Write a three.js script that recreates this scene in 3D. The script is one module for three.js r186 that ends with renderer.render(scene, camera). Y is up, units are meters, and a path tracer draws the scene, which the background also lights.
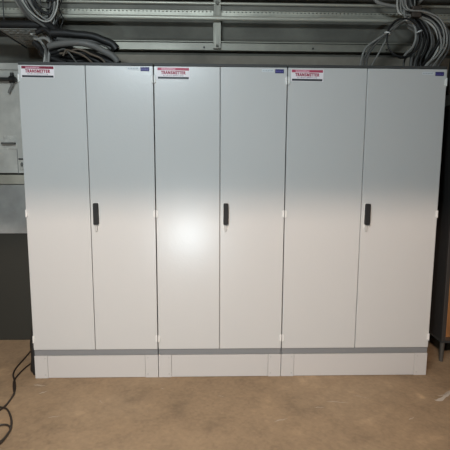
import * as THREE from 'three';
import { RoundedBoxGeometry } from 'three/addons/geometries/RoundedBoxGeometry.js';
import { RectAreaLightUniformsLib } from 'three/addons/lights/RectAreaLightUniformsLib.js';
import { mergeGeometries } from 'three/addons/utils/BufferGeometryUtils.js';

// ---------- camera, lights, exposure ----------
const scene = new THREE.Scene();
scene.background = new THREE.Color(0x000000);
const renderer = new THREE.WebGLRenderer({ antialias: true });
renderer.toneMapping = THREE.LinearToneMapping;
renderer.toneMappingExposure = 1.1;
renderer.shadowMap.enabled = true;
RectAreaLightUniformsLib.init();

const camera = new THREE.PerspectiveCamera(54.167, 1, 0.05, 40);
camera.position.set(1.43441, 1.71843, 3.39462);
camera.rotation.set(-0.13565, -0.02873, 0.00461, 'YXZ');
scene.add(camera);

// large area lights (each stands just in front of its glowing fitting, built further down)
const COOL = { at: [0.62, 3.42, 3.25], w: 1.2, h: 0.3, i: 49, c: [0.87, 1.0, 1.075] };  // added unseen lamp, placed to keep its reflection off the doors
const WARM = { at: [1.4, 3.66, 4.5], w: 1.2, h: 0.058, i: 1130, c: [1.0, 0.76, 0.62] };
const SPOT = { at: [1.06, 0.62, 3.5], i: 8.5, c: [0.84, 1.0, 1.09] };
function area(o, target) {
  const l = new THREE.RectAreaLight(new THREE.Color().setRGB(...o.c), o.i, o.w, o.h);
  l.position.set(...o.at); l.lookAt(...target); scene.add(l); return l;
}
area(COOL, [0.72, 1.45, 0]);
area(WARM, [1.7, 1.0, 0]);
const spotLight = new THREE.SpotLight(new THREE.Color().setRGB(...SPOT.c), SPOT.i, 0, 1.0, 0.6, 2);
spotLight.position.set(...SPOT.at); spotLight.target.position.set(1.3, 1.3, 0);
spotLight.castShadow = true; spotLight.shadow.radius = 2.2; spotLight.shadow.bias = -0.0005;
scene.add(spotLight, spotLight.target);

// ---------- helpers ----------
let seed = 12345;
const rnd = () => { seed = (seed * 1664525 + 1013904223) >>> 0; return seed / 4294967296; };
const used = {};
function numbered(n) { const k = used[n] = (used[n] ?? -1) + 1; return k ? n + '_' + String(k).padStart(3, '0') : n; }
function tag(o, label, category, group) {
  o.userData.label = label; o.userData.category = category; if (group) o.userData.group = group; return o;
}
function thing(name, label, category, p = [0, 0, 0], group) {
  const g = new THREE.Group(); g.name = numbered(name); g.position.set(...p); scene.add(g); return tag(g, label, category, group);
}
function part(name, geo, mat, parent, p, label) {
  const m = new THREE.Mesh(geo, mat); m.name = parent === scene ? numbered(name) : name; m.castShadow = m.receiveShadow = true;
  if (p) m.position.set(...p); if (label) m.userData.label = label; parent.add(m); return m;
}
function struct(name, geo, mat, p) { const m = part(name, geo, mat, scene, p); m.userData.kind = 'structure'; return m; }
const box = (w, h, d, r = 0.003) => new RoundedBoxGeometry(w, h, d, 2, Math.min(r, w / 2.01, h / 2.01, d / 2.01));
function span(x0, x1, y0, y1, z0, z1, r) { const g = box(x1 - x0, y1 - y0, z1 - z0, r); g.translate((x0 + x1) / 2, (y0 + y1) / 2, (z0 + z1) / 2); return g; }
const merge = list => mergeGeometries(list.map(g => g.index ? g.toNonIndexed() : g));
const cyl = (r, h, n = 20, r2 = r) => new THREE.CylinderGeometry(r, r2, h, n);
function cylX(x0, x1, y, z, r, n = 16) { const g = cyl(r, x1 - x0, n); g.rotateZ(Math.PI / 2); g.translate((x0 + x1) / 2, y, z); return g; }
const tube = (pts, r, seg = 48, n = 9) => new THREE.TubeGeometry(new THREE.CatmullRomCurve3(pts.map(p => new THREE.Vector3(...p)), false, 'centripetal'), seg, r, n, false);
// uv in metres, from the dominant axis of each normal
function metreUV(g) {
  const p = g.attributes.position, n = g.attributes.normal, uv = new Float32Array(p.count * 2);
  for (let i = 0; i < p.count; i++) {
    const ax = Math.abs(n.getX(i)), ay = Math.abs(n.getY(i)), az = Math.abs(n.getZ(i));
    const [u, v] = az >= ax && az >= ay ? [p.getX(i), p.getY(i)] : ay >= ax ? [p.getX(i), p.getZ(i)] : [p.getZ(i), p.getY(i)];
    uv[2 * i] = u; uv[2 * i + 1] = v;
  }
  g.setAttribute('uv', new THREE.BufferAttribute(uv, 2)); return g;
}
// tiling value noise
function lattice(n) { const a = new Float32Array(n * n); for (let i = 0; i < a.length; i++) a[i] = rnd(); return a; }
function fbm(size, base, oct, gain = 0.5) {
  const out = new Float32Array(size * size); let amp = 1, sum = 0, n = base;
  for (let o = 0; o < oct; o++, n *= 2, amp *= gain) {
    const L = lattice(n); sum += amp;
    for (let y = 0; y < size; y++) {
      const fy = y * n / size, y0 = Math.floor(fy), ty = fy - y0, sy = ty * ty * (3 - 2 * ty), r0 = (y0 % n) * n, r1 = ((y0 + 1) % n) * n;
      for (let x = 0; x < size; x++) {
        const fx = x * n / size, x0 = Math.floor(fx), tx = fx - x0, sx = tx * tx * (3 - 2 * tx), a = x0 % n, b = (x0 + 1) % n;
        out[y * size + x] += amp * ((L[r0 + a] * (1 - sx) + L[r0 + b] * sx) * (1 - sy) + (L[r1 + a] * (1 - sx) + L[r1 + b] * sx) * sy);
      }
    }
  }
  for (let i = 0; i < out.length; i++) out[i] /= sum;
  return out;
}
function texture(size, metres, fn, srgb) {
  const d = new Uint8Array(size * size * 4);
  for (let i = 0; i < size * size; i++) { const c = fn(i, i % size, Math.floor(i / size)); d.set([c[0], c[1], c[2], 255].map(v => Math.max(0, Math.min(255, v))), i * 4); }
  const t = new THREE.DataTexture(d, size, size); t.wrapS = t.wrapT = THREE.RepeatWrapping; t.magFilter = THREE.LinearFilter; t.minFilter = THREE.LinearMipmapLinearFilter; t.generateMipmaps = true;
  t.repeat.set(1 / metres, 1 / metres); if (srgb) t.colorSpace = THREE.SRGBColorSpace; t.needsUpdate = true; return t;
}
const std = (c, rough = 0.6, metal = 0, extra = {}) => new THREE.MeshStandardMaterial({ color: new THREE.Color().setRGB(...c), roughness: rough, metalness: metal, ...extra });

// ---------- materials ----------
const peel = (() => { const a = fbm(256, 32, 3, 0.6); return texture(256, 0.5, i => [a[i] * 255, a[i] * 255, a[i] * 255]); })();
const grime = (() => { const a = fbm(512, 6, 6, 0.6); return texture(512, 1.6, i => { const v = 222 + 80 * (a[i] - 0.5); return [v, v, v * 0.985]; }, true); })();
const doorPaint = new THREE.MeshPhysicalMaterial({ color: new THREE.Color().setRGB(0.575, 0.58, 0.565), roughness: 0.285, bumpMap: peel, bumpScale: 0.0003 });
const plinthPaint = std([0.56, 0.55, 0.53], 0.5);
const stripPaint = std([0.215, 0.225, 0.23], 0.55);
const carcass = std([0.42, 0.42, 0.41], 0.6);
const roofPaint = std([0.05, 0.05, 0.048], 0.6);
const blackPlastic = std([0.010, 0.010, 0.011], 0.7);
const chrome = std([0.50, 0.50, 0.48], 0.6, 0.15);
const hingeMetal = std([0.78, 0.78, 0.75], 0.4);
const galv = std([0.74, 0.73, 0.64], 0.42, 0.4, { map: grime });
const galvDim = std([0.42, 0.41, 0.355], 0.45, 0.3, { map: grime });
const galvDark = std([0.24, 0.235, 0.205], 0.6, 0.1, { map: grime });
const wallDark = std([0.19, 0.184, 0.16], 0.9, 0, { map: grime });
const beamBrown = std([0.36, 0.325, 0.275], 0.8, 0, { map: grime });
const roomWall = std([0.42, 0.40, 0.37], 0.9, 0, { map: grime });
const sideDark = std([0.03, 0.03, 0.028], 0.9);
const ceilMat = std([0.30, 0.30, 0.29], 0.9);
const housingPaint = std([0.76, 0.745, 0.70], 0.55, 0, { map: grime });
const housingMid = std([0.5, 0.5, 0.49], 0.55, 0, { map: grime });
const housingDark = std([0.032, 0.033, 0.027], 0.6);
const ledgePaint = std([0.58, 0.55, 0.47], 0.6, 0, { map: grime });
const grey1 = std([0.25, 0.245, 0.225], 0.45), grey2 = std([0.10, 0.098, 0.09], 0.5), grey3 = std([0.46, 0.45, 0.41], 0.45);
const darkCable = std([0.013, 0.0125, 0.012], 0.5), brownCable = std([0.12, 0.09, 0.065], 0.55), hoseGrey = std([0.13, 0.128, 0.12], 0.5);
const floorCable = std([0.035, 0.025, 0.018], 0.5);
const wood = (() => {
  const a = fbm(256, 4, 5, 0.55);
  const t = texture(256, 0.6, (i, x, y) => { const g = a[(y * 256 + ((x * 6) % 256)) % 65536], v = 0.82 + 0.4 * (g - 0.3) + 0.03 * Math.sin(x * 1.1 + 4 * a[i]); return [165 * v, 114 * v, 68 * v]; }, true);
  return new THREE.MeshStandardMaterial({ map: t, roughness: 0.5 });
})();
const floorMat = (() => {
  const big = fbm(1024, 5, 4, 0.55), mid = fbm(1024, 24, 4, 0.6), fine = fbm(1024, 200, 2, 0.6);
  const t = texture(1024, 4, i => {
    let v = 1 + 0.20 * (big[i] - 0.5) + 0.20 * (mid[i] - 0.5) + 0.12 * (fine[i] - 0.5);
    if (mid[i] < 0.36) v *= 1 - 0.25 * (0.36 - mid[i]); if (mid[i] > 0.68) v *= 1 + 0.35 * (mid[i] - 0.68);
    const w = Math.max(0, big[i] - 0.52) * 0.25;
    return [155 * v, 132 * v * (1 + w * 0.2), 103.5 * v * (1 + w * 0.5)];
  }, true);
  const b = texture(1024, 4, i => [fine[i] * 150 + mid[i] * 105, 0, 0].fill(fine[i] * 150 + mid[i] * 105));
  return new THREE.MeshStandardMaterial({ map: t, roughness: 0.78, bumpMap: b, bumpScale: 0.003 });
})();
const glow = (c, k) => new THREE.MeshStandardMaterial({ color: 0x111111, emissive: new THREE.Color().setRGB(...c), emissiveIntensity: k });

// ---------- the setting ----------
const RX0 = -3.2, RX1 = 6.2, ZB = -0.9, ZF = 7.6, CH = 3.9;
const floor = struct('floor', metreUV(span(RX0 - 0.2, RX1 + 0.2, -0.2, 0, ZB - 0.3, ZF + 0.2, 0.001)), floorMat);
struct('ceiling', metreUV(span(RX0 - 0.2, RX1 + 0.2, CH, CH + 0.2, ZB - 0.3, ZF + 0.2, 0.001)), ceilMat);
struct('wall_back', metreUV(span(RX0, RX1, 0, CH, ZB - 0.2, ZB, 0.001)), wallDark);
struct('wall_front', metreUV(span(RX0, RX1, 0, CH, ZF, ZF + 0.2, 0.001)), roomWall);
struct('wall_left', metreUV(span(RX0 - 0.2, RX0, 0, CH, ZB, ZF, 0.001)), roomWall);
struct('wall_right', metreUV(span(RX1, RX1 + 0.2, 0, CH, ZB, ZF, 0.001)), sideDark);
struct('ceiling_beam', metreUV(span(RX0, RX1, 3.243, CH, 3.55, 3.65, 0.001)), roomWall);

// cable runs, in metres
const LOOPS = [
  [[-0.05,3.06,-0.34],[-0.01,2.98,-0.34],[0.05,2.90,-0.34],[0.12,2.86,-0.34],[0.16,2.90,-0.34],[0.18,2.99,-0.34],[0.19,3.07,-0.34]],
  [[-0.02,3.07,-0.36],[0.01,2.99,-0.36],[0.06,2.93,-0.36],[0.12,2.91,-0.36],[0.15,2.95,-0.36],[0.17,3.07,-0.36]],
  [[-0.08,3.06,-0.32],[-0.03,2.94,-0.32],[0.03,2.88,-0.32],[0.10,2.84,-0.32],[0.15,2.85,-0.32],[0.20,2.93,-0.32],[0.22,3.06,-0.32]],
  [[0.02,3.07,-0.35],[0.05,2.99,-0.35],[0.09,2.96,-0.35],[0.13,2.95,-0.35],[0.15,3.07,-0.35]],
  [[-0.04,3.08,-0.38],[-0.01,2.97,-0.38],[0.04,2.91,-0.38],[0.09,2.89,-0.38],[0.14,2.95,-0.38],[0.13,3.08,-0.38]]
];
const DROPS = [
  [[-0.10,3.05,-0.30],[-0.05,2.94,-0.30],[0.01,2.86,-0.30],[0.10,2.80,-0.30],[0.15,2.75,-0.30],[0.18,2.70,-0.30],[0.20,2.63,-0.30],[0.20,2.57,-0.30]],
  [[-0.09,3.06,-0.32],[-0.05,2.94,-0.32],[0.02,2.86,-0.32],[0.10,2.80,-0.32],[0.16,2.73,-0.32],[0.18,2.67,-0.32],[0.17,2.59,-0.32]],
  [[-0.13,3.06,-0.34],[-0.08,2.95,-0.34],[-0.02,2.87,-0.34],[0.06,2.82,-0.34],[0.11,2.77,-0.34],[0.14,2.72,-0.34],[0.15,2.63,-0.34]],
  [[-0.16,3.07,-0.36],[-0.11,2.97,-0.36],[-0.04,2.88,-0.36],[0.03,2.83,-0.36],[0.08,2.77,-0.36],[0.12,2.71,-0.36],[0.13,2.62,-0.36]]
];
const BENT = [
  [[0.03,2.72,-0.26],[0.08,2.68,-0.25],[0.12,2.63,-0.23],[0.14,2.58,-0.22],[0.15,2.51,-0.21]],
  [[0.04,2.69,-0.25],[0.09,2.67,-0.24],[0.13,2.61,-0.23],[0.14,2.55,-0.22],[0.14,2.51,-0.21]],
  [[0.07,2.68,-0.24],[0.12,2.69,-0.23],[0.16,2.67,-0.22],[0.18,2.63,-0.22],[0.17,2.59,-0.21],[0.16,2.50,-0.20]],
  [[0.01,2.73,-0.27],[0.06,2.70,-0.26],[0.10,2.65,-0.25],[0.13,2.59,-0.23],[0.12,2.51,-0.22]]
];
const HOSED = [[0.18,2.61,-0.16],[0.23,2.62,-0.15],[0.32,2.63,-0.14],[0.44,2.63,-0.13],[0.53,2.61,-0.13],[0.61,2.57,-0.12],[0.68,2.53,-0.11],[0.72,2.48,-0.10]];
const HOSEE = [[0.18,2.73,-0.24],[0.28,2.73,-0.24],[0.38,2.72,-0.24],[0.49,2.71,-0.24],[0.58,2.68,-0.24],[0.65,2.65,-0.24],[0.68,2.61,-0.24]];
const HOSEF = [[0.22,2.69,-0.25],[0.32,2.68,-0.25],[0.43,2.68,-0.25],[0.52,2.67,-0.25],[0.59,2.65,-0.25],[0.64,2.62,-0.25]];
const BLACK = [
  [[0.17,2.58,-0.22],[0.27,2.60,-0.21],[0.38,2.58,-0.20],[0.48,2.56,-0.19],[0.59,2.52,-0.18],[0.67,2.49,-0.17]],
  [[0.11,2.54,-0.24],[0.23,2.57,-0.23],[0.34,2.55,-0.21],[0.45,2.55,-0.20],[0.56,2.50,-0.19]],
  [[0.17,2.56,-0.26],[0.28,2.58,-0.25],[0.39,2.55,-0.23],[0.49,2.53,-0.22],[0.54,2.50,-0.21]],
  [[0.04,2.75,-0.30],[0.11,2.77,-0.29],[0.18,2.71,-0.28],[0.23,2.64,-0.27],[0.28,2.58,-0.26],[0.33,2.52,-0.25]],
  [[0.03,2.67,-0.28],[0.08,2.62,-0.27],[0.10,2.58,-0.25],[0.20,2.53,-0.24],[0.29,2.50,-0.23]]
];
const BROWN = [
  [[0.26,2.56,-0.17],[0.33,2.57,-0.16],[0.40,2.59,-0.15],[0.45,2.58,-0.15],[0.51,2.55,-0.14],[0.58,2.52,-0.13],[0.63,2.47,-0.12]],
  [[0.25,2.58,-0.16],[0.30,2.59,-0.15],[0.34,2.56,-0.14],[0.38,2.51,-0.13],[0.41,2.47,-0.12]],
  [[0.29,2.54,-0.15],[0.32,2.58,-0.14],[0.36,2.57,-0.13],[0.43,2.55,-0.13],[0.49,2.51,-0.12],[0.53,2.47,-0.11]]
];
const WIRES = [
  [[0.12,3.08,-0.42],[0.13,3.04,-0.40],[0.14,2.96,-0.39],[0.17,2.91,-0.37],[0.14,2.86,-0.35],[0.15,2.81,-0.34],[0.14,2.76,-0.32]],
  [[0.22,3.08,-0.42],[0.22,3.03,-0.40],[0.20,2.97,-0.39],[0.22,2.91,-0.37],[0.24,2.87,-0.35],[0.22,2.80,-0.34],[0.22,2.76,-0.32]],
  [[0.14,3.07,-0.42],[0.19,3.03,-0.40],[0.16,2.96,-0.39],[0.18,2.91,-0.37],[0.19,2.86,-0.35],[0.17,2.80,-0.34],[0.18,2.76,-0.32]],
  [[0.17,3.09,-0.42],[0.13,3.02,-0.40],[0.14,2.97,-0.39],[0.16,2.92,-0.37],[0.19,2.87,-0.35],[0.16,2.81,-0.34],[0.17,2.76,-0.32]],
  [[0.17,3.09,-0.42],[0.16,3.02,-0.40],[0.14,2.98,-0.39],[0.15,2.91,-0.37],[0.17,2.87,-0.35],[0.16,2.81,-0.34],[0.17,2.76,-0.32]],
  [[0.20,3.07,-0.42],[0.20,3.02,-0.40],[0.16,2.98,-0.39],[0.22,2.91,-0.37],[0.19,2.85,-0.35],[0.20,2.80,-0.34],[0.19,2.76,-0.32]],
  [[0.14,3.08,-0.42],[0.19,3.03,-0.40],[0.14,2.98,-0.39],[0.15,2.91,-0.37],[0.17,2.87,-0.35],[0.15,2.80,-0.34],[0.18,2.76,-0.32]],
  [[0.10,3.09,-0.42],[0.14,3.03,-0.40],[0.11,2.97,-0.39],[0.12,2.90,-0.37],[0.12,2.86,-0.35],[0.16,2.81,-0.34],[0.17,2.75,-0.32]],
  [[0.14,3.09,-0.42],[0.14,3.03,-0.40],[0.17,2.96,-0.39],[0.15,2.93,-0.37],[0.14,2.87,-0.35],[0.14,2.81,-0.34],[0.18,2.76,-0.32]]
];
const ARCS = [
  [[2.62,2.52,-0.24],[2.63,2.57,-0.25],[2.66,2.65,-0.26],[2.75,2.72,-0.27],[2.84,2.78,-0.27],[2.92,2.84,-0.28],[3.01,2.89,-0.29],[3.05,2.94,-0.30]],
  [[2.66,2.51,-0.22],[2.67,2.58,-0.23],[2.72,2.66,-0.24],[2.80,2.74,-0.25],[2.88,2.80,-0.26],[2.96,2.86,-0.27],[3.03,2.91,-0.28]],
  [[2.69,2.49,-0.20],[2.75,2.60,-0.21],[2.81,2.71,-0.22],[2.86,2.78,-0.24],[2.94,2.85,-0.25],[3.03,2.92,-0.26]],
  [[2.65,2.51,-0.26],[2.66,2.58,-0.27],[2.71,2.67,-0.28],[2.79,2.75,-0.29],[2.87,2.81,-0.30],[2.95,2.88,-0.31],[3.04,2.94,-0.32]]
];
const FALL = [
  [[3.05,2.92,-0.30],[2.98,2.87,-0.30],[2.91,2.83,-0.30],[2.86,2.77,-0.30]],
  [[3.02,2.90,-0.29],[3.07,2.85,-0.28],[3.11,2.77,-0.27],[3.11,2.67,-0.25],[3.07,2.58,-0.24],[3.05,2.51,-0.23]],
  [[3.03,2.90,-0.27],[3.08,2.83,-0.26],[3.13,2.74,-0.25],[3.11,2.64,-0.23],[3.07,2.56,-0.22],[3.06,2.51,-0.21]],
  [[2.99,2.85,-0.26],[3.04,2.81,-0.25],[3.07,2.73,-0.24],[3.06,2.65,-0.22],[3.02,2.58,-0.21],[3.01,2.50,-0.20]],
  [[2.97,2.87,-0.25],[3.03,2.83,-0.24],[3.05,2.74,-0.23],[3.03,2.66,-0.23],[2.98,2.61,-0.22],[2.95,2.57,-0.21]],
  [[3.04,2.91,-0.28],[3.10,2.86,-0.27],[3.16,2.75,-0.26],[3.14,2.64,-0.24],[3.10,2.55,-0.23],[3.10,2.50,-0.22]]
];
const RIGHT = [
  [[2.95,2.95,-0.24],[3.06,2.93,-0.23],[3.17,2.89,-0.23],[3.25,2.81,-0.22],[3.27,2.69,-0.21],[3.22,2.59,-0.20],[3.15,2.52,-0.20],[3.13,2.49,-0.19]],
  [[2.97,2.94,-0.22],[3.09,2.92,-0.21],[3.21,2.87,-0.20],[3.27,2.77,-0.19],[3.28,2.66,-0.19],[3.22,2.56,-0.18],[3.17,2.49,-0.17]],
  [[3.02,2.97,-0.26],[3.15,2.93,-0.25],[3.24,2.86,-0.24],[3.31,2.77,-0.23],[3.32,2.65,-0.23],[3.27,2.56,-0.22],[3.23,2.49,-0.21]],
  [[3.05,2.93,-0.28],[3.15,2.90,-0.27],[3.22,2.83,-0.26],[3.25,2.72,-0.25],[3.20,2.62,-0.25],[3.13,2.53,-0.24],[3.11,2.50,-0.23]],
  [[3.04,2.92,-0.30],[3.14,2.87,-0.29],[3.19,2.78,-0.28],[3.20,2.68,-0.27],[3.16,2.59,-0.26],[3.15,2.50,-0.25]],
  [[3.07,2.94,-0.30],[3.20,2.89,-0.29],[3.27,2.79,-0.27],[3.37,2.68,-0.26],[3.37,2.57,-0.25]]
];
const SAG = [[2.76,3.08,-0.40],[2.79,3.05,-0.40],[2.86,3.03,-0.40],[2.96,3.02,-0.40],[3.06,3.02,-0.40],[3.13,3.05,-0.40],[3.18,3.10,-0.40]];
const COIL = [2.931, 2.712, -0.2];
const FLOORC = [
  [[-0.297,0.007,-0.834],[-0.245,0.007,-0.536],[-0.234,0.007,-0.335],[-0.227,0.007,-0.181],[-0.203,0.007,-0.072],[-0.140,0.007,0.047],[-0.078,0.007,0.175],[-0.050,0.007,0.293],[-0.043,0.007,0.389],[-0.055,0.007,0.467],[-0.080,0.007,0.529]],
  [[-0.150,0.007,-0.501],[-0.134,0.007,-0.303],[-0.152,0.007,-0.179],[-0.156,0.007,-0.045],[-0.144,0.007,0.047],[-0.091,0.007,0.174],[-0.054,0.007,0.249],[-0.046,0.007,0.335],[-0.045,0.007,0.429],[-0.085,0.007,0.492]],
  [[-0.138,0.013,0.411],[-0.068,0.013,0.439],[-0.017,0.013,0.459],[0.048,0.013,0.542],[0.095,0.013,0.626],[0.124,0.013,0.705],[0.130,0.013,0.779],[0.121,0.013,0.840],[0.096,0.013,0.888]],
  [[-0.004,0.016,0.685],[0.038,0.016,0.663],[0.068,0.016,0.659],[0.102,0.016,0.676],[0.128,0.016,0.720],[0.131,0.016,0.768],[0.131,0.016,0.835],[0.111,0.016,0.883]]
];
const SMEAR = [[3.075,0.000,0.357],[3.087,0.000,0.392],[3.132,0.000,0.379],[3.199,0.000,0.323],[3.249,0.000,0.287],[3.304,0.000,0.273]];

// ---------- switch cabinets ----------
function printed(w, h, pxw, draw) {
  const c = document.createElement('canvas'); c.width = pxw; c.height = Math.round(pxw * h / w);
  const g = c.getContext('2d'); draw(g, c.width, c.height);
  const t = new THREE.CanvasTexture(c); t.colorSpace = THREE.SRGBColorSpace; t.magFilter = THREE.LinearFilter;
  return new THREE.MeshStandardMaterial({ map: t, roughness: 0.5 });
}
function bits(g, x, y, w, h, n, gap, color) {   // small print far too small to read: a row of short strokes
  g.fillStyle = color; let s = 7;
  for (let k = 0; k < n; k++) { s = (s * 31 + 11) % 97; const cw = w / n; g.fillRect(x + k * cw, y + (s % 3) * h * 0.12, cw * (1 - gap) * (0.6 + (s % 5) * 0.1), h * 0.8); }
}
const stickerMat = dark => printed(0.243, 0.086, 512, (g, W, H) => {
  g.fillStyle = '#ece6e8'; g.fillRect(0, 0, W, H);
  g.fillStyle = dark ? '#7d1230' : '#b0405a'; g.fillRect(W * 0.02, H * 0.03, W * 0.96, H * 0.22);
  g.fillStyle = dark ? '#a8506a' : '#cf7f92'; g.fillRect(W * 0.13, H * 0.06, W * 0.44, H * 0.16);
  bits(g, W * 0.15, H * 0.09, W * 0.40, H * 0.11, 16, 0.35, '#e8c6cf');
  g.fillStyle = '#96163a'; g.font = 'bold ' + Math.round(H * 0.34) + 'px sans-serif'; g.textAlign = 'center'; g.textBaseline = 'middle';
  g.fillText('TRANSMITTER', W * 0.50, H * 0.44, W * 0.74); g.lineWidth = W * 0.008; g.strokeStyle = '#96163a'; g.strokeText('TRANSMITTER', W * 0.50, H * 0.44, W * 0.74);
  bits(g, W * 0.20, H * 0.62, W * 0.62, H * 0.11, 17, 0.5, '#6d6070');
  g.fillStyle = '#1f262b'; g.fillRect(W * 0.03, H * 0.79, W * 0.94, H * 0.17);
  bits(g, W * 0.10, H * 0.84, W * 0.80, H * 0.07, 26, 0.45, '#525a60');
});
const stickerDark = stickerMat(true), stickerLight = stickerMat(false);
const badgeMat = printed(0.066, 0.03, 128, (g, W, H) => { g.fillStyle = '#2a2663'; g.fillRect(0, 0, W, H); bits(g, W * 0.1, H * 0.3, W * 0.8, H * 0.42, 6, 0.3, '#5d5aa0'); });
const plateMat = printed(0.09, 0.022, 128, (g, W, H) => { g.fillStyle = '#d4d8da'; g.fillRect(0, 0, W, H); bits(g, W * 0.08, H * 0.25, W * 0.84, H * 0.5, 10, 0.4, '#9aa3a8'); });
// a print on a thin sheet: the printed face in front, plain edges
function sheet(name, w, h, mat, parent, p) {
  const g = new THREE.BoxGeometry(w, h, 0.0015); return part(name, g, [plinthPaint, plinthPaint, plinthPaint, plinthPaint, mat, plinthPaint], parent, p);
}
const DOOR0 = 0.243, TOP = 2.44, HINGES = [0.335, 1.343, 2.345];
const hingeGeo = merge([box(0.013, 0.046, 0.014, 0.003), (() => { const g = cyl(0.005, 0.058, 12); g.translate(0.004, 0, 0.003); return g; })()]);
function handleGeo() {
  const s = new THREE.Shape(), w = 0.017, a = 0.08; s.moveTo(-w + 0.005, -a); s.lineTo(w - 0.005, -a); s.quadraticCurveTo(w, -a, w, -a + 0.008); s.lineTo(w * 0.94, a - 0.008); s.quadraticCurveTo(w * 0.9, a, w - 0.006, a); s.lineTo(-w + 0.006, a); s.quadraticCurveTo(-w * 0.9, a, -w * 0.94, a - 0.008); s.lineTo(-w, -a + 0.008); s.quadraticCurveTo(-w, -a, -w + 0.005, -a);
  return new THREE.ExtrudeGeometry(s, { depth: 0.024, bevelEnabled: true, bevelSize: 0.003, bevelThickness: 0.004, bevelSegments: 2 });
}
const handleShape = handleGeo();
const tongueShape = (() => { const s = new THREE.Shape(); s.moveTo(-0.012, 0); s.lineTo(0.012, 0); s.lineTo(0.007, -0.046); s.quadraticCurveTo(0, -0.056, -0.007, -0.046); s.lineTo(-0.012, 0); return new THREE.ExtrudeGeometry(s, { depth: 0.010, bevelEnabled: true, bevelSize: 0.0015, bevelThickness: 0.002, bevelSegments: 2 }); })();
const screwGeo = cyl(0.006, 0.004, 12); screwGeo.rotateX(Math.PI / 2);
function cabinet(x0, x1, label, sticker, stickerY, badgeY) {
  const t = thing('switch_cabinet', label, 'cabinet', [x0, 0, 0]), W = x1 - x0, D = 0.52, m = W / 2 - 0.004;
  // carcass: sides, back, roof and the recessed front frame behind the doors
  part('body', merge([span(0.004, 0.03, 0.2, 2.44, -D, -0.034, 0.002), span(W - 0.03, W - 0.004, 0.2, 2.44, -D, -0.034, 0.002), span(0.004, W - 0.004, 0.2, 2.44, -D, -D + 0.02, 0.002), span(0.004, W - 0.004, 2.40, 2.44, -D, -0.034, 0.002), span(m - 0.03, m + 0.03, 0.24, 2.42, -0.06, -0.031, 0.002), span(0.03, W - 0.03, 0.2, 0.27, -0.06, -0.036, 0.002)]), carcass, t);
  part('roof_plate', span(0.002, W - 0.002, 2.443, 2.463, -D, -0.006, 0.003), roofPaint, t, null, 'dark roof rim above the doors');
  part('base_strip', span(0.002, W - 0.002, 0.193, DOOR0 - 0.003, -0.05, -0.010, 0.003), stripPaint, t, null, 'darker grey strip below the doors');
  const pl = part('plinth', merge([span(0.02, W - 0.02, 0.01, 0.19, -D + 0.03, -D + 0.05, 0.002), span(0.02, 0.04, 0.01, 0.19, -D + 0.05, -0.03, 0.002), span(W - 0.04, W - 0.02, 0.01, 0.19, -D + 0.05, -0.03, 0.002)]), plinthPaint, t);
  const cw = 0.105;
  part('plinth_corner', span(0.001, cw, 0.0, 0.191, -0.03, -0.004, 0.003), plinthPaint, pl);
  part('plinth_corner', span(W - cw, W - 0.001, 0.0, 0.191, -0.03, -0.004, 0.003), plinthPaint, pl);
  part('plinth_panel', span(cw + 0.0015, W - cw - 0.0015, 0.003, 0.190, -0.028, -0.006, 0.002), plinthPaint, pl);
  for (const y of [0.03, 0.17]) for (const x of [0.085, W - 0.085]) part('screw', screwGeo, chrome, pl, [x, y, -0.003]);
  for (const side of [0, 1]) {
    const a = side ? m + 0.0022 : 0.0025, b = side ? W - 0.0025 : m - 0.0022;
    const d = part('door', metreUV(span(a, b, DOOR0, TOP, -0.03, 0, 0.004)), doorPaint, t);
    for (const y of HINGES) { const h = part('hinge', hingeGeo, hingeMetal, d, [side ? b - 0.0075 : a + 0.0075, y, 0.004]); if (!side) h.rotation.z = Math.PI; }
    if (side) {
      const hx = a + 0.044;
      part('handle', handleShape, blackPlastic, d, [hx, 1.342, 0.003]);
      part('lock_tongue', tongueShape, chrome, d, [hx - 0.003, 1.258, 0.003]);
      part('escutcheon', span(hx - 0.021, hx + 0.021, 1.235, 1.428, 0, 0.0035, 0.0015), hingeMetal, d);
      sheet('badge', 0.066, 0.029, badgeMat, d, [W - 0.061, badgeY, 0.001]);
      sheet('nameplate', 0.09, 0.021, plateMat, d, [W - 0.148, badgeY + 0.004, 0.001]);
    } else {
      const s = sheet('sticker', 0.243, 0.086, sticker, d, [0.146, stickerY, 0.001]); s.rotation.z = -0.006;
      s.userData.label = 'white sticker with a red band and red lettering';
    }
  }
  return t;
}
cabinet(0.003, 0.9955, 'pale grey two-door cabinet at the left end of the row beside the wall housing', stickerDark, 2.390, 2.417);
cabinet(0.9975, 1.9945, 'pale grey two-door cabinet in the middle of the row with glare on its door', stickerLight, 2.389, 2.412);
cabinet(1.9965, 3.206, 'wider pale grey two-door cabinet at the right end of the row beside the wooden one', stickerLight, 2.384, 2.405);

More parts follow.
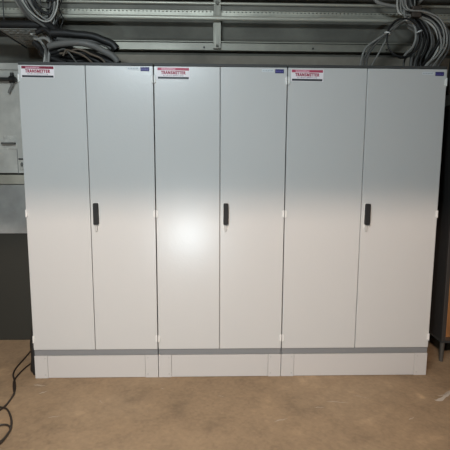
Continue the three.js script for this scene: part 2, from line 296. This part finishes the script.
// ---------- grey housing on the back wall, left of the cabinets ----------
{
  const x0 = -1.6, x1 = 0.22, zb = ZB, z = -0.8;
  const t = thing('wall_housing', 'large grey metal housing on the back wall with pale ledge and dark lower panel', 'panel', [0, 0, 0]);
  part('upper_panel', metreUV(span(x0, x1, 1.634, 2.56, zb, z, 0.004)), housingPaint, t);
  part('top_cap', metreUV(span(x0, x1, 2.563, 2.622, zb, z + 0.012, 0.005)), housingPaint, t);
  part('ledge_board', metreUV(span(x0, x1, 1.532, 1.618, zb, z + 0.014, 0.004)), ledgePaint, t, null, 'pale beige strip');
  part('middle_panel', metreUV(span(x0, x1, 1.062, 1.526, zb, z, 0.004)), housingMid, t);
  part('lower_panel', metreUV(span(x0, x1, 0.0, 1.058, zb, z - 0.004, 0.004)), housingDark, t, null, 'dark painted lower panel');
  const hp = part('handle_plate', span(-0.50, -0.374, 1.85, 1.98, z, z + 0.004, 0.002), housingPaint, t);
  part('pull_handle', merge([cylX(-0.505, -0.385, 1.905, z + 0.035, 0.009, 12), span(-0.505, -0.489, 1.897, 1.915, z, z + 0.035, 0.003), span(-0.40, -0.385, 1.897, 1.915, z, z + 0.035, 0.003)]), std([0.13, 0.13, 0.12], 0.5), hp);
  const sb = part('latch_box', span(-0.362, -0.30, 1.664, 1.768, z, z + 0.012, 0.003), housingPaint, t);
  part('latch_cap', span(-0.364, -0.298, 1.758, 1.770, z, z + 0.022, 0.003), blackPlastic, sb);
  part('latch_knob', (() => { const g = cyl(0.015, 0.014, 16); g.rotateX(Math.PI / 2); g.scale(0.7, 1.3, 1); g.translate(-0.336, 1.715, z + 0.018); return g; })(), std([0.16, 0.16, 0.15], 0.5), sb);
  part('seam_bead', span(-0.381, -0.376, 1.55, 1.86, z, z + 0.004, 0.001), std([0.2, 0.2, 0.19], 0.6), t);
}
{
  const t = thing('conduit_pipe', 'dark conduit pipe with an end fitting on the grey housing, beside the left cabinet', 'pipe', [0, 0, 0]);
  part('pipe', cylX(-1.6, -0.37, 2.472, -0.76, 0.019), std([0.05, 0.05, 0.048], 0.3, 0.3), t);
  part('end_fitting', merge([cylX(-0.39, -0.352, 2.472, -0.76, 0.032), cylX(-0.352, -0.335, 2.472, -0.76, 0.022), (() => { const g = cyl(0.016, 0.08, 14); g.translate(-0.37, 2.49, -0.76); return g; })()]), darkCable, t);
  part('cable_tail', tube([[-0.37, 2.46, -0.76], [-0.375, 2.42, -0.765], [-0.395, 2.39, -0.77], [-0.412, 2.355, -0.775]], 0.012, 20), std([0.2, 0.195, 0.18], 0.6), t);
  part('pipe_clip', span(-0.85, -0.82, 2.44, 2.505, -0.8, -0.735, 0.004), galvDim, t);
}

// ---------- rails and trunking above the cabinets ----------
const X0 = -1.7, X1 = 5.4;
tag(part('pipe', cylX(X0, X1, 3.083, -0.58, 0.011), galv, scene), 'thin pale pipe running along the top, highest of the overhead runs', 'pipe');
tag(part('cable_trunking', metreUV(span(X0, X1, 3.034, 3.072, -0.66, -0.6, 0.004)), galvDark, scene), 'narrow dark grey trunking directly below the thin top pipe', 'trunking');
{
  const t = thing('slotted_rail', 'bright slotted steel channel rail running above the cabinets', 'rail');
  const s = new THREE.Shape(); s.moveTo(X0, 2.980); s.lineTo(X1, 2.980); s.lineTo(X1, 3.030); s.lineTo(X0, 3.030); s.closePath();
  for (let x = X0 + 0.05; x < X1 - 0.05; x += 0.034) { const h = new THREE.Path(); h.moveTo(x, 3.016); h.lineTo(x, 3.023); h.lineTo(x + 0.015, 3.023); h.lineTo(x + 0.015, 3.016); h.closePath(); s.holes.push(h); }
  const g = new THREE.ExtrudeGeometry(s, { depth: 0.004, bevelEnabled: false }); g.translate(0, 0, -0.6);
  part('slotted_face', metreUV(g), galv, t);
  part('flange', merge([span(X0, X1, 2.978, 2.983, -0.645, -0.597, 0.001), span(X0, X1, 3.027, 3.031, -0.645, -0.597, 0.001), span(X0, X1, 2.98, 3.03, -0.65, -0.645, 0.001)]), galvDim, t);
}
tag(part('tube_rail', cylX(X0, X1, 2.949, -0.535, 0.0185), galv, scene), 'round pale tube running just below the slotted channel', 'pipe');
{
  const t = thing('lower_rail', 'lowest grey steel rail with a lipped top edge, above the brown duct', 'rail');
  part('web', metreUV(span(0.22, X1, 2.704, 2.768, -0.645, -0.6, 0.004)), galvDim, t);
  part('lip', metreUV(span(0.22, X1, 2.7685, 2.778, -0.645, -0.585, 0.003)), galvDim, t);
  const bg = cyl(0.009, 0.012, 6); bg.rotateX(Math.PI / 2);
  for (const x of [0.62, 1.36, 2.31, 2.96]) part('bolt', bg, roofPaint, t, [x, 2.728, -0.596]);
}
tag(part('duct', metreUV(span(0.26, X1, 2.48, 2.668, -0.86, -0.62, 0.006)), beamBrown, scene), 'grey-brown duct along the wall just above the cabinet tops', 'duct');
{
  const t = thing('hanger_strut', 'vertical steel hanger strut holding the overhead rails, above the middle cabinet', 'strut', [1.473, 0, -0.572]);
  part('channel', merge([span(-0.033, 0.033, 2.715, CH, -0.004, 0, 0.001), span(-0.033, -0.029, 2.715, CH, -0.026, 0, 0.001), span(0.029, 0.033, 2.715, CH, -0.026, 0, 0.001)]), galvDim, t);
  for (const [y, r] of [[3.085, 0.017], [2.735, 0.010]]) { const g = cyl(r, 0.022, 6); g.rotateX(Math.PI / 2); part('clamp_bolt', g, galvDark, t, [0, y, 0.01]); }
}
for (const [x, w] of [[-0.75, 'at the far left, beyond the cable tray'], [4.3, 'at the far right, beyond the cable coil']]) {
  const t = thing('hanger_strut', 'vertical steel hanger strut ' + w, 'strut', [x, 0, -0.572]);
  part('channel', merge([span(-0.033, 0.033, 2.715, CH, -0.004, 0, 0.001), span(-0.033, -0.029, 2.715, CH, -0.026, 0, 0.001), span(0.029, 0.033, 2.715, CH, -0.026, 0, 0.001)]), galvDim, t);
}
tag(part('backing_panel', metreUV(span(0.1, X1, 2.672, 2.975, -0.70, -0.66, 0.004)), wallDark, scene), 'wide dark grey panel behind the rails, between the round tube and the lowest rail', 'panel');
// perforated tray running back towards the wall, upper left
{
  const t = thing('cable_tray', 'grey perforated cable tray running back to the wall in the upper left', 'cable tray', [0, 0, 0]);
  const s = new THREE.Shape(), a = -0.26, b = 0.06, zn = 0.30, zf = 0.86; s.moveTo(a, zn); s.lineTo(b, zn); s.lineTo(b, zf); s.lineTo(a, zf); s.closePath();
  for (let r = 0; r < 9; r++) for (let c = 0; c < 5; c++) { const h = new THREE.Path(), x = a + 0.026 + c * 0.059 + (r % 2) * 0.008, z = zn + 0.03 + r * 0.06; h.moveTo(x, z); h.lineTo(x, z + 0.022); h.lineTo(x + 0.042, z + 0.022); h.lineTo(x + 0.042, z); h.closePath(); s.holes.push(h); }
  const g = new THREE.ExtrudeGeometry(s, { depth: 0.003, bevelEnabled: false }); g.rotateX(-Math.PI / 2); g.translate(0, 2.775, 0);
  part('perforated_base', metreUV(g), std([0.30, 0.30, 0.275], 0.6), t);
  for (const x of [a - 0.004, b]) part('side_rail', span(x, x + 0.004, 2.762, 2.782, -zf, -zn, 0.001), roofPaint, t);
  for (const [x, z] of [[-0.25, -0.4], [0.05, -0.4], [-0.25, -0.8], [0.05, -0.8]]) part('hanger_rod', cyl(0.005, CH - 2.78, 8), roofPaint, t, [x, (CH + 2.78) / 2, z]);
}
['nearest of the four', 'second from the front', 'third from the front', 'farthest back of the four'].forEach((w, k) => {  // cables added to fill the dark, shaded gap above the tray
  const z = -0.36 - k * 0.075, r = 0.034, y = 2.782 + r + 0.003;
  tag(part('added_shade_cable', tube([[-1.7, y + 0.01, z], [-0.9, y + 0.012, z], [-0.3, y + 0.004, z], [0.02, y + 0.004, z], [0.10, y + 0.004, z], [0.15, y - 0.02, z + 0.01], [0.19, 2.75, z + 0.02], [0.22, 2.69, z + 0.03]], r, 56, 12), darkCable, scene), 'added black cable standing in for the shade above the tray, ' + w, 'cable', 'added shade cables on the tray');
});
// the rail that the hanging cables are looped over (above the picture)
tag(part('hanging_rail', cylX(X0, X1, 3.24, -0.46, 0.02), galvDark, scene), 'grey tube near the ceiling that the cable loops hang over', 'rail');

// ---------- cables ----------
const over = (p, back = -0.46) => [[p[0] + (p[0] > 1 ? 0.01 : -0.01), 3.22, (p[2] + back) / 2], [p[0], 3.272, back], [p[0], 3.2, back - 0.035]];
const hang = (pts, both) => [...(both ? over(pts[0]).reverse() : over(pts[0]).reverse()), ...pts, ...(both ? over(pts[pts.length - 1]) : [])];
function bundle(name, label, list, radii, mats, f = p => p) {
  const t = thing(name, label, 'cable');
  list.forEach((p, k) => part('cable', tube(f(p), radii[k % radii.length], 64), mats[k % mats.length], t));
  return t;
}
{
  const t = bundle('cable_bundle', 'bundle of pale grey cables hanging in short loops in the upper left corner', [...LOOPS, ...LOOPS.map(p => p.map(([x, y, z]) => [x * 0.9 - 0.012, y - 0.022 + 0.1 * (x - 0.05) * (x - 0.05), z - 0.03]))], [0.0065, 0.008, 0.006, 0.007, 0.0055], [grey1, darkCable, grey3, grey2, grey1, darkCable, grey2], p => hang(p, true));
  part('cable_tie', (() => { const g = new THREE.TorusGeometry(0.05, 0.004, 8, 28); g.scale(1, 0.6, 1); g.rotateX(Math.PI / 2); g.translate(0.165, 3.0, -0.35); return g; })(), blackPlastic, t);
}
bundle('cable_bundle', 'bundle of thicker grey cables sloping down to the right across the black cables', [...DROPS, ...DROPS.slice(0, 3).map(p => p.map(([x, y, z]) => [x + 0.022, y + 0.004, z - 0.03]))], [0.010, 0.008, 0.011, 0.009, 0.007], [grey2, grey3, grey2, grey1, darkCable, grey1], p => hang(p));
bundle('cable_bundle', 'short grey cables bending down into the roof of the left cabinet', BENT, [0.009, 0.010, 0.012, 0.008], [grey2, grey1, grey1, grey3], p => [...p, [p[p.length - 1][0], 2.455, p[p.length - 1][2]]]);
bundle('wire_bundle', 'tangle of thin pale wires hanging behind the loops, upper left', WIRES, [0.003, 0.0045, 0.003], [grey1, darkCable, darkCable, grey2, grey1, darkCable], p => hang(p));
tag(part('hose', tube(HOSED, 0.024, 64, 14), hoseGrey, scene), 'grey hose arching along the roof of the left cabinet, nearest of the hoses', 'hose');
tag(part('hose', tube(HOSEE, 0.03, 64, 14), darkCable, scene), 'thick black hose with a drooping end, topmost of the hoses over the left cabinet', 'hose');
tag(part('hose', tube(HOSEF, 0.016, 64, 12), grey2, scene), 'thin grey hose between the black one and the nearest grey one', 'hose');
bundle('cable_bundle', 'heap of black cables lying on the roof of the left cabinet', [...BLACK, ...BLACK.slice(0, 3).map(p => p.map(([x, y, z]) => [x + 0.03, Math.max(2.5, y + 0.015), z - 0.07])), ...BLACK.slice(0, 3).map(p => p.map(([x, y, z]) => [x - 0.01, Math.max(2.5, y - 0.03), z - 0.03]))], [0.026, 0.022, 0.028, 0.02], [darkCable]);
bundle('cable_bundle', 'thin brown cables lying in front of the black heap on the left cabinet', BROWN, [0.008, 0.006, 0.007], [brownCable, grey2, brownCable]);

bundle('cable_bundle', 'grey cables sweeping down to the left onto the roof of the right cabinet', ARCS, [0.0085, 0.008, 0.006, 0.008], [grey1, grey2, grey1, grey2], p => [[p[0][0] - 0.005, 2.455, p[0][2]], ...p, ...over(p[p.length - 1])]);
{
  const t = thing('cable_coil', 'round coil of dark cable hanging above the right cabinet', 'cable', COIL);
  const pts = []; for (let k = 0; k <= 110; k++) { const a = k / 110 * Math.PI * 2 * 2.3 + 1.4, r = 1 + 0.025 * Math.sin(k * 0.31); pts.push([0.132 * r * Math.cos(a), 0.146 * r * Math.sin(a), 0.012 * Math.sin(a * 0.7) + k * 0.0003]); }
  part('cable', tube(pts, 0.0058, 260, 8), darkCable, t);
  for (const a of [2.9, 0.35]) part('cable_tie', (() => { const g = new THREE.TorusGeometry(0.019, 0.005, 8, 18); g.rotateX(Math.PI / 2); g.rotateZ(a - Math.PI / 2 + 1.57); g.translate(0.132 * Math.cos(a), 0.146 * Math.sin(a), 0.015); return g; })(), hingeMetal, t, null, 'white cable tie');
}
bundle('cable_bundle', 'mixed grey cables dropping behind the coil onto the right cabinet', [...FALL, ...FALL.slice(1).map(p => p.map(([x, y, z]) => [x + 0.03, y - 0.012, z - 0.05]))], [0.009, 0.013, 0.008, 0.014, 0.010, 0.009, 0.011], [grey1, grey2, darkCable, grey2, grey1, darkCable, grey2, grey3], p => { const e = p[p.length - 1]; return [...over(p[0]).reverse(), ...p, ...(e[1] < 2.56 ? [[e[0], 2.455, e[2]]] : [])]; });
bundle('cable_bundle', 'grey cables curving around the right of the coil down to the cabinet corner', [...RIGHT, ...RIGHT.slice(0, 4).map(p => p.map(([x, y, z]) => [x - 0.022, y - 0.02, z - 0.045]))], [0.0075, 0.007, 0.010, 0.012, 0.009, 0.022, 0.008], [grey1, grey1, grey2, darkCable, grey2, darkCable, grey3], p => { const e = p[p.length - 1]; return [...over(p[0]).reverse(), ...p, ...(e[0] < 3.2 ? [[e[0], 2.455, e[2]]] : [[e[0] + 0.01, 2.30, e[2] - 0.05]])]; });
tag(part('hose', tube([[2.72, 3.16, -0.43], ...SAG, [3.2, 3.2, -0.43]], 0.014, 48, 12), grey1, scene), 'pale grey hose sagging above the cable coil', 'hose');
{
  const t = thing('cable_clamp', 'brown clamp gathering the cables above the coil', 'clamp', [3.045, 2.925, -0.245]);
  part('clamp_body', box(0.075, 0.085, 0.05, 0.008), std([0.06, 0.045, 0.035], 0.6), t);
  part('clamp_strap', span(-0.016, 0.016, 0.0, 0.30, -0.20, -0.19, 0.003), galvDark, t);
}

// ---------- black cables on the floor, left ----------
const TAILS = [[[-0.3, 0.007, 0.62], [-0.7, 0.007, 0.58], [-1.4, 0.007, 0.3]], [[-0.28, 0.007, 0.52], [-0.7, 0.007, 0.44], [-1.4, 0.007, 0.15]], [[-0.02, 0.013, 0.98], [-0.3, 0.011, 0.9], [-0.9, 0.009, 0.75]], [[0.02, 0.016, 0.95], [-0.25, 0.013, 0.82], [-0.9, 0.01, 0.66]]];
const HEADS = [[], [], [[-1.2, 0.009, 0.25], [-0.5, 0.011, 0.34]], [[-1.2, 0.01, 0.9], [-0.3, 0.014, 0.74]]];
FLOORC.forEach((p, k) => tag(part('floor_cable', tube([...HEADS[k], ...p, ...TAILS[k]], 0.0065, 200, 9), floorCable, scene),
  ['black cable on the floor leaving the left cabinet, the outer of the two', 'black cable on the floor leaving the left cabinet, the inner of the two', 'loop of black cable at the lower left edge, larger of the two loops', 'loop of black cable at the lower left edge, smaller of the two loops'][k], 'cable'));

bundle('cable_bundle', 'added black strands standing in for the shade beside the left cabinet', [  // added strands, their black stands in for the shade beside the plinth
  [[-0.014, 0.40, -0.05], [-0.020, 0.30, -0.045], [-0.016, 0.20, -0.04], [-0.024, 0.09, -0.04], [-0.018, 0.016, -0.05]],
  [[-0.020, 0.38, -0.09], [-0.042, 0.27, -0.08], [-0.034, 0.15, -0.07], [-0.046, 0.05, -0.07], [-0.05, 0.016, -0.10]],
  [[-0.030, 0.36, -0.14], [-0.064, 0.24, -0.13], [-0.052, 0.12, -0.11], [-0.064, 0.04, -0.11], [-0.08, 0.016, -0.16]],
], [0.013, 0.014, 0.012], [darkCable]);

// ---------- dark wooden cabinet, right ----------
{
  const t = thing('wooden_cabinet', 'dark framed cabinet with an orange-brown wooden front, standing on legs at the right edge', 'cabinet', [3.445, 0, -0.24]);
  const W = 0.9, D = 0.6, H = 2.2, b = 0.195;
  part('side_panel', span(0.008, 0.028, b, H, -D, -0.02, 0.003), std([0.035, 0.034, 0.033], 0.6), t);
  part('side_panel', span(W - 0.028, W - 0.008, b, H, -D, -0.02, 0.003), sideDark, t);
  part('back_panel', span(0.028, W - 0.028, b, H, -D, -D + 0.015, 0.003), sideDark, t);
  part('top_panel', span(0, W, H, H + 0.03, -D, 0, 0.004), sideDark, t);
  part('bottom_panel', span(0, W, b - 0.02, b, -D, 0, 0.004), sideDark, t);
  for (const x of [0, W - 0.036]) part('frame_post', span(x, x + 0.036, b, H, -0.036, 0, 0.004), std([0.04, 0.036, 0.033], 0.5), t);
  part('front_rail', span(0.036, W - 0.036, b, b + 0.03, -0.036, -0.002, 0.004), std([0.07, 0.045, 0.03], 0.5), t);
  for (const s of [0, 1]) part('front_panel', metreUV(span(s ? W / 2 + 0.003 : 0.038, s ? W - 0.038 : W / 2 - 0.003, b + 0.032, H - 0.03, -0.03, -0.006, 0.004)), wood, t, null, 'orange-brown wooden panel');
  for (const [x, z] of [[0.022, -0.025], [W - 0.022, -0.025], [0.022, -D + 0.025], [W - 0.022, -D + 0.025]]) part('leg', (() => { const g = cyl(0.021, b - 0.02, 16, 0.017); g.translate(x, (b - 0.02) / 2, z); return g; })(), std([0.10, 0.095, 0.085], 0.4, 0.3), t);
}

// ---------- marks on the floor ----------
{
  const strip = (pts, w0) => { const P = [], I = []; pts.forEach(([x, , z], i) => { const w = w0 * (0.35 + Math.sin(Math.PI * i / (pts.length - 1)) * (0.8 + 0.3 * Math.sin(i * 0.9))); P.push(x - w * 0.3, 0.0012, z - w, x + w * 0.3, 0.0012, z + w); if (i) { const k = 2 * i; I.push(k - 2, k - 1, k, k, k - 1, k + 1); } }); const g = new THREE.BufferGeometry(); g.setAttribute('position', new THREE.Float32BufferAttribute(P, 3)); g.setIndex(I); g.computeVertexNormals(); return g; };
  const pale = std([0.46, 0.38, 0.29], 0.8), paler = std([0.55, 0.49, 0.41], 0.8);
  const c = new THREE.CatmullRomCurve3(SMEAR.map(p => new THREE.Vector3(...p))).getPoints(24).map(v => [v.x, 0, v.z]);
  part('paint_smear', strip(c, 0.013), paler, floor, null, 'pale paint smear on the concrete');
  part('paint_smear', strip(c.map(([x, , z], i) => [x + 0.05, 0, z - 0.075 + 0.0015 * i]).slice(4), 0.007), pale, floor);
  for (const [x, z, l, a, w] of [[0.08, 0.11, 0.10, 0.2, 0.007], [0.15, 0.22, 0.06, -0.6, 0.006], [0.62, 0.36, 0.05, 0.9, 0.005], [2.35, 0.4, 0.16, 0.15, 0.004], [1.9, 0.62, 0.1, -0.3, 0.004], [2.55, 0.33, 0.12, 0.5, 0.003], [2.2, 0.47, 0.07, 0.1, 0.0035], [1.05, 0.18, 0.03, 0.6, 0.004], [0.98, 0.5, 0.05, 1.2, 0.003], [0.35, 0.55, 0.08, -0.2, 0.003], [2.8, 0.62, 0.06, -0.5, 0.003], [1.5, 0.3, 0.05, 0.3, 0.0025]])
    part('paint_spot', strip([0, 1, 2, 3, 4, 5, 6].map(i => [x + l * (i / 6 - 0.5) * Math.cos(a), 0, z + l * (i / 6 - 0.5) * Math.sin(a) + 0.004 * Math.sin(i * 2)]), w), pale, floor);
}

// ---------- the lamps (behind and above the camera) ----------
{
  const [x, y, z] = COOL.at;
  const t = thing('ceiling_lamp', 'added cool white panel lamp, out of view, hung in front of the beam', 'lamp', [x, y, z]);
  t.lookAt(0.72, 1.45, 0);   // the same tilt as its light
  part('lamp_housing', span(-0.63, 0.63, -0.28, 0.28, -0.06, -0.016, 0.006), galv, t);
  part('lamp_panel', span(-0.6, 0.6, -0.25, 0.25, -0.014, -0.004, 0.002), glow(COOL.c, COOL.i * 0.04), t);
  for (const a of [-0.5, 0.5]) part('hanger_rod', tube([[a, 0.1, -0.055], [a, 0.24, -0.09]], 0.006, 4, 8), galvDim, t);
}
{
  const [x, y, z] = WARM.at;
  const t = thing('ceiling_lamp', 'warm white strip lamp on the ceiling behind the beam', 'lamp', [x, y, z]);
  t.rotation.order = 'YXZ'; t.rotation.y = Math.PI; t.rotation.x = 0.53;   // its face looks down towards the cabinets
  part('lamp_tube', span(-0.6, 0.6, -0.035, 0.035, 0.004 - 0.03, -0.004, 0.004).translate(0, 0, 0), glow(WARM.c, WARM.i * 0.02), t, [0, 0, -0.0]);
  part('lamp_housing', span(-0.63, 0.63, -0.05, 0.05, -0.09, -0.028, 0.006), galv, t);
  for (const a of [-0.5, 0.5]) part('hanger_rod', cyl(0.006, 0.22, 8), galvDim, t, [a, 0.14, -0.10]);
}
{
  const [x, y, z] = SPOT.at;
  const t = thing('work_lamp', 'small round work lamp on a low stand on the floor', 'lamp', [x, 0, z]);
  part('lamp_head', (() => { const g = cyl(0.06, 0.07, 24); g.rotateX(Math.PI / 2); g.translate(0, y, 0.06); return g; })(), blackPlastic, t);
  part('lamp_face', (() => { const g = cyl(0.05, 0.006, 24); g.rotateX(Math.PI / 2); g.translate(0, y, 0.02); return g; })(), glow(SPOT.c, SPOT.i * 2), t);
  part('stand_pole', (() => { const g = cyl(0.012, y - 0.05, 12); g.translate(0, (y - 0.05) / 2 + 0.01, 0.06); return g; })(), blackPlastic, t);
  part('stand_base', (() => { const g = cyl(0.12, 0.02, 28, 0.13); g.translate(0, 0.01, 0.06); return g; })(), blackPlastic, t);
}
scene.traverse(o => { if (o.isMesh) o.castShadow = o.receiveShadow = true; });
renderer.render(scene, camera);
